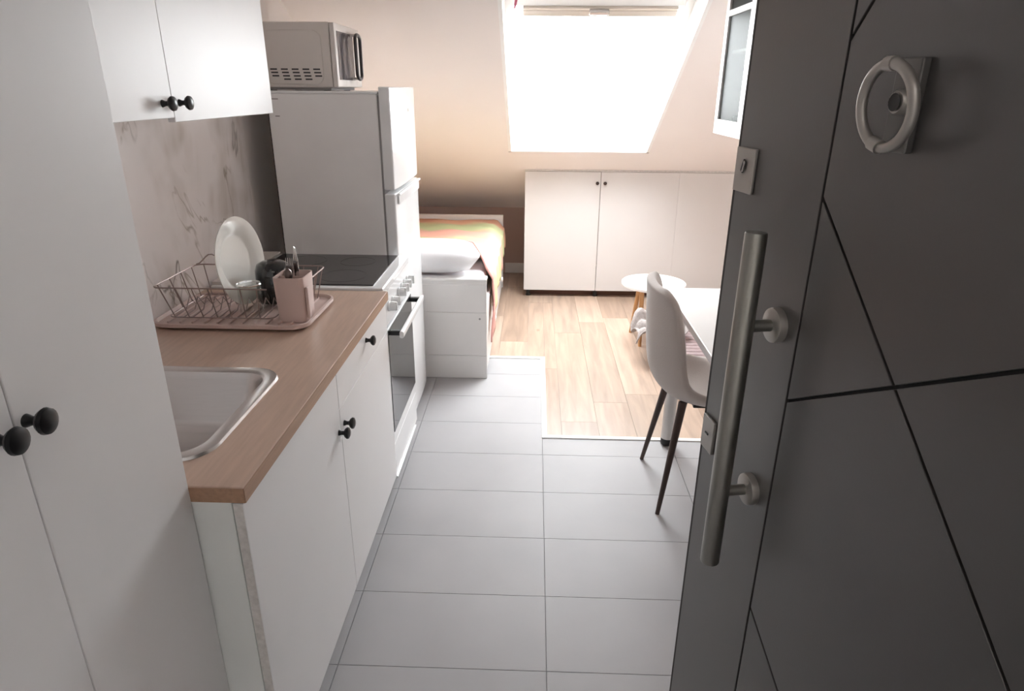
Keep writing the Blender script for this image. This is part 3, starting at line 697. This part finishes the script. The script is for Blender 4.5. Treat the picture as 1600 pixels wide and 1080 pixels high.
# ================================================================== FAR SIDE
# low cabinet under the slope
YLC = 5.03
lc = thing('eaves_cabinet', (.95, 5.35, 0), 'low white cupboard with four doors under the sloped wall', 'cabinet')
side = [(YLC + .02, .058), (YLC + .02, .955), (YLC + .06, .945), (YK - .02, slope_z(YK - .02) - .02), (YK - .02, .058)]
for x0, x1 in ((-.07, -.054), (XA - .02, XA - .004)): part('side_panel', MB().prism(side, YZX, x0, x1), CABL, lc)
part('bottom_panel', B(-.054, XA - .02, YLC + .02, YK - .02, .058, .074), CABL, lc)
part('top_filler', B(-.07, XA - .004, YLC + .001, YLC + .018, .9765, .987), CABE, lc)
xs = [-.07, .4965, 1.080, 1.536, XA - .004]
for i in range(4):
    d = part('door', B(xs[i] + (0, .0018, .0003, .001)[i], xs[i + 1] - (.0018, .0003, .001, .001)[i], YLC, YLC + .018, .055, .974), CABL, lc, bevel=.0015)
    kx = [.470, .527, 1.505, 1.567][i]
    part('knob', MB().lathe([(.006, 0), (.005, .012), (.012, .016), (.013, .022), (.008, .025)], (kx, YLC, .893), (0, -1, 0), 16), mat('dark_bronze', (.05, .035, .03), .4, .5), d, smooth=True)
part('plinth', B(-.05, XA - .01, YLC + .075, YLC + .09, 0, .058), mat('plinth_brown', (.12, .055, .035), .6), lc)
for xx in (-.035, .50, 1.08, 1.6): part('foot', MB().lathe([(.02, 0), (.02, .01), (.015, .014), (.015, .058)], (xx, YLC + .045, 0), (0, 0, 1), 12), BLACK, lc, smooth=True)

# bed
BX0, BX1, BY0, BY1 = -1.175, -.250, 3.42, 5.30
bed = thing('daybed', (-.71, 4.36, 0), 'white wooden single bed with panelled end standing behind the fridge', 'bed')
ep = part('end_panel', B(BX0, BX1, BY0 + .004, BY0 + .032, 0, .575), BEDW, bed, bevel=.003)
part('panel_board', B(BX0, BX1 - .003, BY0, BY0 + .005, .002, .140), BEDW, ep, bevel=.0015)
part('panel_board', B(BX0, BX1 - .003, BY0, BY0 + .005, .1425, .395), BEDW, ep, bevel=.0015)
part('panel_board', B(BX0, BX1 - .003, BY0, BY0 + .005, .3975, .555), BEDW, ep, bevel=.0015)
part('top_rail', B(BX0, BX1 + .002, BY0 - .004, BY0 + .075, .573, .588), BEDW, ep, bevel=.004)
part('screw_cap', MB().lathe([(.006, 0), (.005, .002)], (-.288, BY0, .36), (0, -1, 0), 12), GREYSEAL, ep)
part('foot_panel', B(BX0, BX1 + .004, BY1 - .03, BY1, 0, .600), BEDW, bed, bevel=.003)
part('side_rail', B(BX1 - .024, BX1 - .002, BY0 + .032, BY1 - .03, .30, .42), BEDW, bed, bevel=.003)
part('side_rail', B(BX0, BX0 + .02, BY0 + .032, BY1 - .03, .05, .42), BEDW, bed, bevel=.003)
part('base_board', B(BX0 + .02, BX1 - .024, BY0 + .032, BY1 - .03, .30, .32), BEDW, bed)
for y0, y1 in ((BY0 + .036, 4.345), (4.349, BY1 - .034)):
    d = part('drawer', B(BX1 - .022, BX1 - .002, y0, y1, .03, .297), BEDW, bed, bevel=.003)
    part('knob', MB().lathe([(.008, 0), (.008, .012), (.018, .016), (.018, .024), (.012, .028)], (BX1 - .002, (y0 + y1) / 2, .20), (1, 0, 0), 16), BEDW, d, smooth=True)
single('mattress', B(BX0 + .025, BX1 - .030, BY0 + .040, BY1 - .040, .320, .545), SHEET, 'white mattress on the daybed under the striped bedspread', 'mattress', bevel=.04, seg=4, smooth=True)
# pillow
pm = MB(); rows = []
px0, px1, py0, py1, pzc = -.98, -.300, 3.440, 3.80, .668
for i in range(15):
    v = -1 + 2 * i / 14; row = []
    for j in range(24):
        a = 2 * math.pi * j / 24
        e = max(0.0, 1 - abs(v) ** 4) ** .42
        cz_ = math.copysign(abs(math.sin(a)) ** .75, math.sin(a)); cy_ = math.copysign(abs(math.cos(a)) ** .85, math.cos(a))
        row.append(((px0 + px1) / 2 + v * (px1 - px0) / 2, (py0 + py1) / 2 + cy_ * (py1 - py0) / 2 * (.15 + .85 * e), pzc + cz_ * .084 * (.06 + .94 * e)))
    rows.append(row + [row[0]])
pm.grid(rows)
pm_v = len(pm.v)
single('pillow', pm, SHEET, 'plump white pillow lying at the near end of the bed', 'pillow', smooth=True)
# bedspread
bs = MB(); rows = []; uvs = []
NU, NV = 46, 60
for i in range(NV + 1):
    v = i / NV; row = []
    H = .34 - .17 * min(1, v / .35) ** .8 - (.03 * math.sin(v * 9) if v > .35 else 0)
    for j in range(NU + 1):
        u = j / NU
        Ltop = .89; tot = Ltop + H; s = u * tot
        yfront = 3.815 - .26 * max(0, min(1, (s - .80) / (.09 + H)))
        y = yfront + v * (5.255 - yfront)
        fade = max(0, min(1, (.90 - s) / .10))
        rip = .006 * math.sin(y * 31 + 2 * math.sin(u * 9)) + .005 * math.sin(u * 23 + y * 7)
        lift = .155 * math.exp(-((y - 3.80) / .10) ** 2) * (fade if s > .74 else 1)
        if s < Ltop:
            x = -1.16 + s; z = .560 + rip + lift
            r0 = .05
            if s > Ltop - r0: z -= r0 * (1 - math.sqrt(max(0, 1 - ((s - (Ltop - r0)) / r0) ** 2))) * .9
        else:
            d_ = s - Ltop; x = -.265 + .026 + .008 * math.sin(y * 26) * min(1, d_ / .05) + .03 * d_; z = .515 - d_ + rip * .4
        row.append((x, y, z)); uvs.append((u, v))
    rows.append(row)
bs.grid(rows); bs.uv = uvs
single('bedspread', bs, SPREAD, 'pastel pink, green and yellow striped bedspread draped over the bed', 'bedspread', smooth=True, solid=.008, solid_off=1.0)

# dining table
TX0, TX1, TY0, TY1 = .580, 1.165, 1.58, 2.757
dt = thing('dining_table', (.88, 2.17, 0), 'white rectangular dining table with round metal legs behind the entrance door', 'table')
part('table_top', B(TX0, TX1, TY0, TY1, .722, .750), TABLEW, dt, bevel=.002)
part('edge_band', B(TX0 - .001, TX0, TY0, TY1, .723, .749), TABLEE, dt)
for xx in (TX0 + .062, TX1 - .05):
    for yy in (TY0 + .05, TY1 - .035):
        lg = part('leg', MB().lathe([(.029, .035), (.029, .722)], (xx, yy, 0), (0, 0, 1), 20), mat('leg_silver', (.62, .60, .58), .35, .4), dt, smooth=True)
        part('foot', MB().lathe([(.024, 0), (.029, .006), (.029, .03), (.025, .036)], (xx, yy, 0), (0, 0, 1), 20), BLACK, lg, smooth=True)

# dining chair: local x forward, y sideways
chair = thing('dining_chair', (.66, 2.375, 0), 'beige upholstered shell chair with dark tapered legs tucked in at the table', 'chair', rotz=R(0), local=True)
prof = [(-.212, .885, .135), (-.211, .860, .185), (-.206, .775, .215), (-.199, .67, .223), (-.190, .58, .225), (-.170, .515, .226), (-.122, .465, .226), (-.050, .438, .226), (.03, .430, .226), (.11, .432, .224), (.18, .440, .214), (.225, .437, .190), (.240, .420, .150)]
NS = 13
def cr_pt(t):
    n = len(prof) - 1; f = t * n; i = min(int(f), n - 1); f -= i
    P = [Vector(prof[max(0, min(n, i + k))]) for k in (-1, 0, 1, 2)]
    return .5 * ((2 * P[1]) + (P[2] - P[0]) * f + (2 * P[0] - 5 * P[1] + 4 * P[2] - P[3]) * f * f + (3 * P[1] - P[0] - 3 * P[2] + P[3]) * f ** 3)
rows = []
for i in range(31):
    t = i / 30; p = cr_pt(t); q0 = cr_pt(max(0, t - .02)); q1 = cr_pt(min(1, t + .02))
    tg = Vector((q1.x - q0.x, 0, q1.z - q0.z)).normalized(); nm = Vector((-tg.z, 0, tg.x))
    if nm.x < 0 and nm.z < 0: nm = -nm
    if p.z > .6 and nm.x < 0: nm = -nm
    if p.z < .5 and nm.z < 0: nm = -nm
    row = []
    for j in range(NS):
        w = -1 + 2 * j / (NS - 1)
        curl = (abs(w) ** 2.4) * (.055 if t < .6 else .040 * max(.2, 1 - (t - .6) * 1.6)) * (.55 if t < .05 else 1)
        row.append(Vector((p.x, w * p.z * 0 + w * cr_pt(t).z * 0 + w * p[2] * 0, p.z)))
        # p = (x, z, half width) packed in a Vector
        row[-1] = Vector((p.x, w * p.z, p.y)) + Vector((0, 0, 0))
    rows.append((t, p, row))
grid = []
for (t, p, row) in rows:
    q0 = cr_pt(max(0, t - .02)); q1 = cr_pt(min(1, t + .02))
    tg = Vector((q1.x - q0.x, 0, q1.y - q0.y)).normalized()
    nm = Vector((-tg.z, 0, tg.x))            # points to the sitter's side
    out = []
    for j, v in enumerate(row):
        w = -1 + 2 * j / (NS - 1)
        amt = (abs(w) ** 2.3) * (.045 + .045 * math.sin(math.pi * min(1, t * 1.25)))
        if t < .12: amt *= t / .12 * .6 + .4
        out.append(v + nm * amt)
    grid.append(out)
sh = MB().grid(grid)
part('shell', sh, CHAIRF, chair, solid=.034, solid_off=0.0, subsurf=1, smooth=True)
part('seat_frame', B(-.03, .09, -.08, .08, .402, .420), BLACK, chair, bevel=.003)
for sx, fx in ((-.085, -.155), (.105, .20)):
    for s in (-1, 1):
        part('leg', MB().tube([(sx, s * .130, .452), (fx, s * .205, 0)], [.0165, .0085], 12), CHAIRL, chair, smooth=True)

# round side table
sx_, sy_, sz_, sr_ = .775, 4.085, .40, .203
st = thing('side_table', (sx_, sy_, 0), 'small round white side table with birch legs in front of the low cupboard', 'side table')
part('table_top', MB().lathe([(sr_ - .004, -.018), (sr_, -.014), (sr_, -.003), (sr_ - .003, 0)], (sx_, sy_, sz_), (0, 0, 1), 48), TABLEW, st, smooth=True)
part('crossbar', B(sx_ - .09, sx_ + .09, sy_ - .015, sy_ + .015, sz_ - .04, sz_ - .018).box(sx_ - .015, sx_ + .015, sy_ - .09, sy_ + .09, sz_ - .04, sz_ - .018), BIRCH, st)
for (lx, ly, fx, fy) in ((-.085, -.08, -.075, -.11), (.085, -.06, .13, -.12), (.07, .08, .12, .13), (-.07, .08, -.10, .15)):
    part('leg', MB().tube([(sx_ + lx, sy_ + ly, sz_ - .018), (sx_ + fx, sy_ + fy, 0)], [.016, .011], 12), BIRCH, st, smooth=True)

# ribbed pouffe below the table end and a knitted throw on its corner
pf = thing('ottoman', (.955, 3.57, 0), 'low mauve ottoman with ribbed top behind the dining table', 'ottoman')
OX0, OX1, OY0, OY1, OZ = .745, 1.165, 3.28, 3.86, .17
part('base', B(OX0 + .01, OX1 - .01, OY0 + .01, OY1 - .01, .03, .12), RIB, pf, bevel=.015)
n_r = 12
for i in range(n_r):
    y0 = OY0 + (OY1 - OY0) * i / n_r; y1 = OY0 + (OY1 - OY0) * (i + 1) / n_r; yc = (y0 + y1) / 2; hw = (y1 - y0) / 2 * 1.02
    pr = [(yc + hw * math.cos(a), .12 + .020 + .032 * math.sin(a)) for a in [math.pi * k / 10 for k in range(11)]] + [(yc - hw, .11), (yc + hw, .11)]
    part('rib', MB().prism(pr, YZX, OX0, OX1), RIB, pf, smooth=True)
for xx in (OX0 + .06, OX1 - .06):
    for yy in (OY0 + .07, OY1 - .07): part('leg', MB().lathe([(.014, 0), (.019, .035)], (xx, yy, 0), (0, 0, 1), 12), BIRCH, pf, smooth=True)
tw = MB(); rows = []
for i in range(25):
    u = i / 24; row = []
    for j in range(25):
        v = j / 24
        x = .615 + .30 * u + .018 * math.sin(v * 9); y = 3.62 + .27 * v + .015 * math.sin(u * 8)
        z = .185 + .050 * abs(math.sin(u * 10 + v * 5)) + .022 * abs(math.sin(v * 13 - u * 4)) + .085 * math.exp(-((u - .15) ** 2 + (v - .75) ** 2) / .05)
        if x < .745: z -= (.745 - x) ** 1.5 * 1.0
        row.append((x, y, z))
    rows.append(row)
tw.grid(rows)
single('throw_blanket', tw, KNIT, 'crumpled pale grey knitted throw on the corner of the ottoman', 'blanket', smooth=True, solid=.010, solid_off=1.0, subsurf=1)

# wall hung glazed cabinet
GX, GY0, GY1, GZ0, GZ1 = .83, 2.42, 3.245, 1.362, 1.985
gc = thing('display_cabinet', (1.0, 2.83, GZ0), 'white wall cabinet with glazed door hanging above the dining table', 'cabinet')
part('body', MB().box(GX + .022, XR, GY0, GY0 + .016, GZ0, GZ1).box(GX + .022, XR, GY1 - .016, GY1, GZ0, GZ1).box(GX + .022, XR, GY0 + .016, GY1 - .016, GZ0, GZ0 + .018).box(GX + .022, XR, GY0 + .016, GY1 - .016, GZ1 - .018, GZ1).box(XR - .012, XR, GY0 + .016, GY1 - .016, GZ0 + .018, GZ1 - .018), CABW, gc)
part('shelf', B(GX + .04, XR - .012, GY0 + .016, GY1 - .016, 1.70, 1.712), CABW, gc)
for y0, y1 in ((GY0, 2.8305), (2.8335, GY1)):
    d = part('door', MB().box(GX, GX + .02, y0, y0 + .045, GZ0, GZ1).box(GX, GX + .02, y1 - .045, y1, GZ0, GZ1).box(GX, GX + .02, y0 + .045, y1 - .045, GZ0, GZ0 + .062).box(GX, GX + .02, y0 + .045, y1 - .045, GZ1 - .05, GZ1), CABW, gc)
    part('glazing_bar', B(GX, GX + .02, y0 + .045, y1 - .045, 1.845, 1.868), CABW, d)
    part('pane', B(GX + .008, GX + .012, y0 + .045, y1 - .045, GZ0 + .062, 1.845), SMOKED, d)
    part('pane', B(GX + .008, GX + .012, y0 + .045, y1 - .045, 1.868, GZ1 - .05), SMOKED, d)
for i, (yy, r_, m_, lab) in enumerate(((3.15, .030, BLACK, 'dark bowl at the far end inside the glazed cabinet'), (3.06, .035, CERAM, 'pale bowl between two dark bowls inside the glazed cabinet'), (2.97, .034, BLACK, 'dark bowl nearest the entrance inside the glazed cabinet'))):
    single('small_bowl', MB().lathe([(r_ * .5, 0), (r_ * .9, .025), (r_, .058), (r_ * .94, .058), (r_ * .8, .025), (0, .008)], (GX + .085, yy, GZ0 + .018), (0, 0, 1), 20, cap=False), m_, lab, 'bowl', 'bowls in the glazed cabinet', smooth=True)
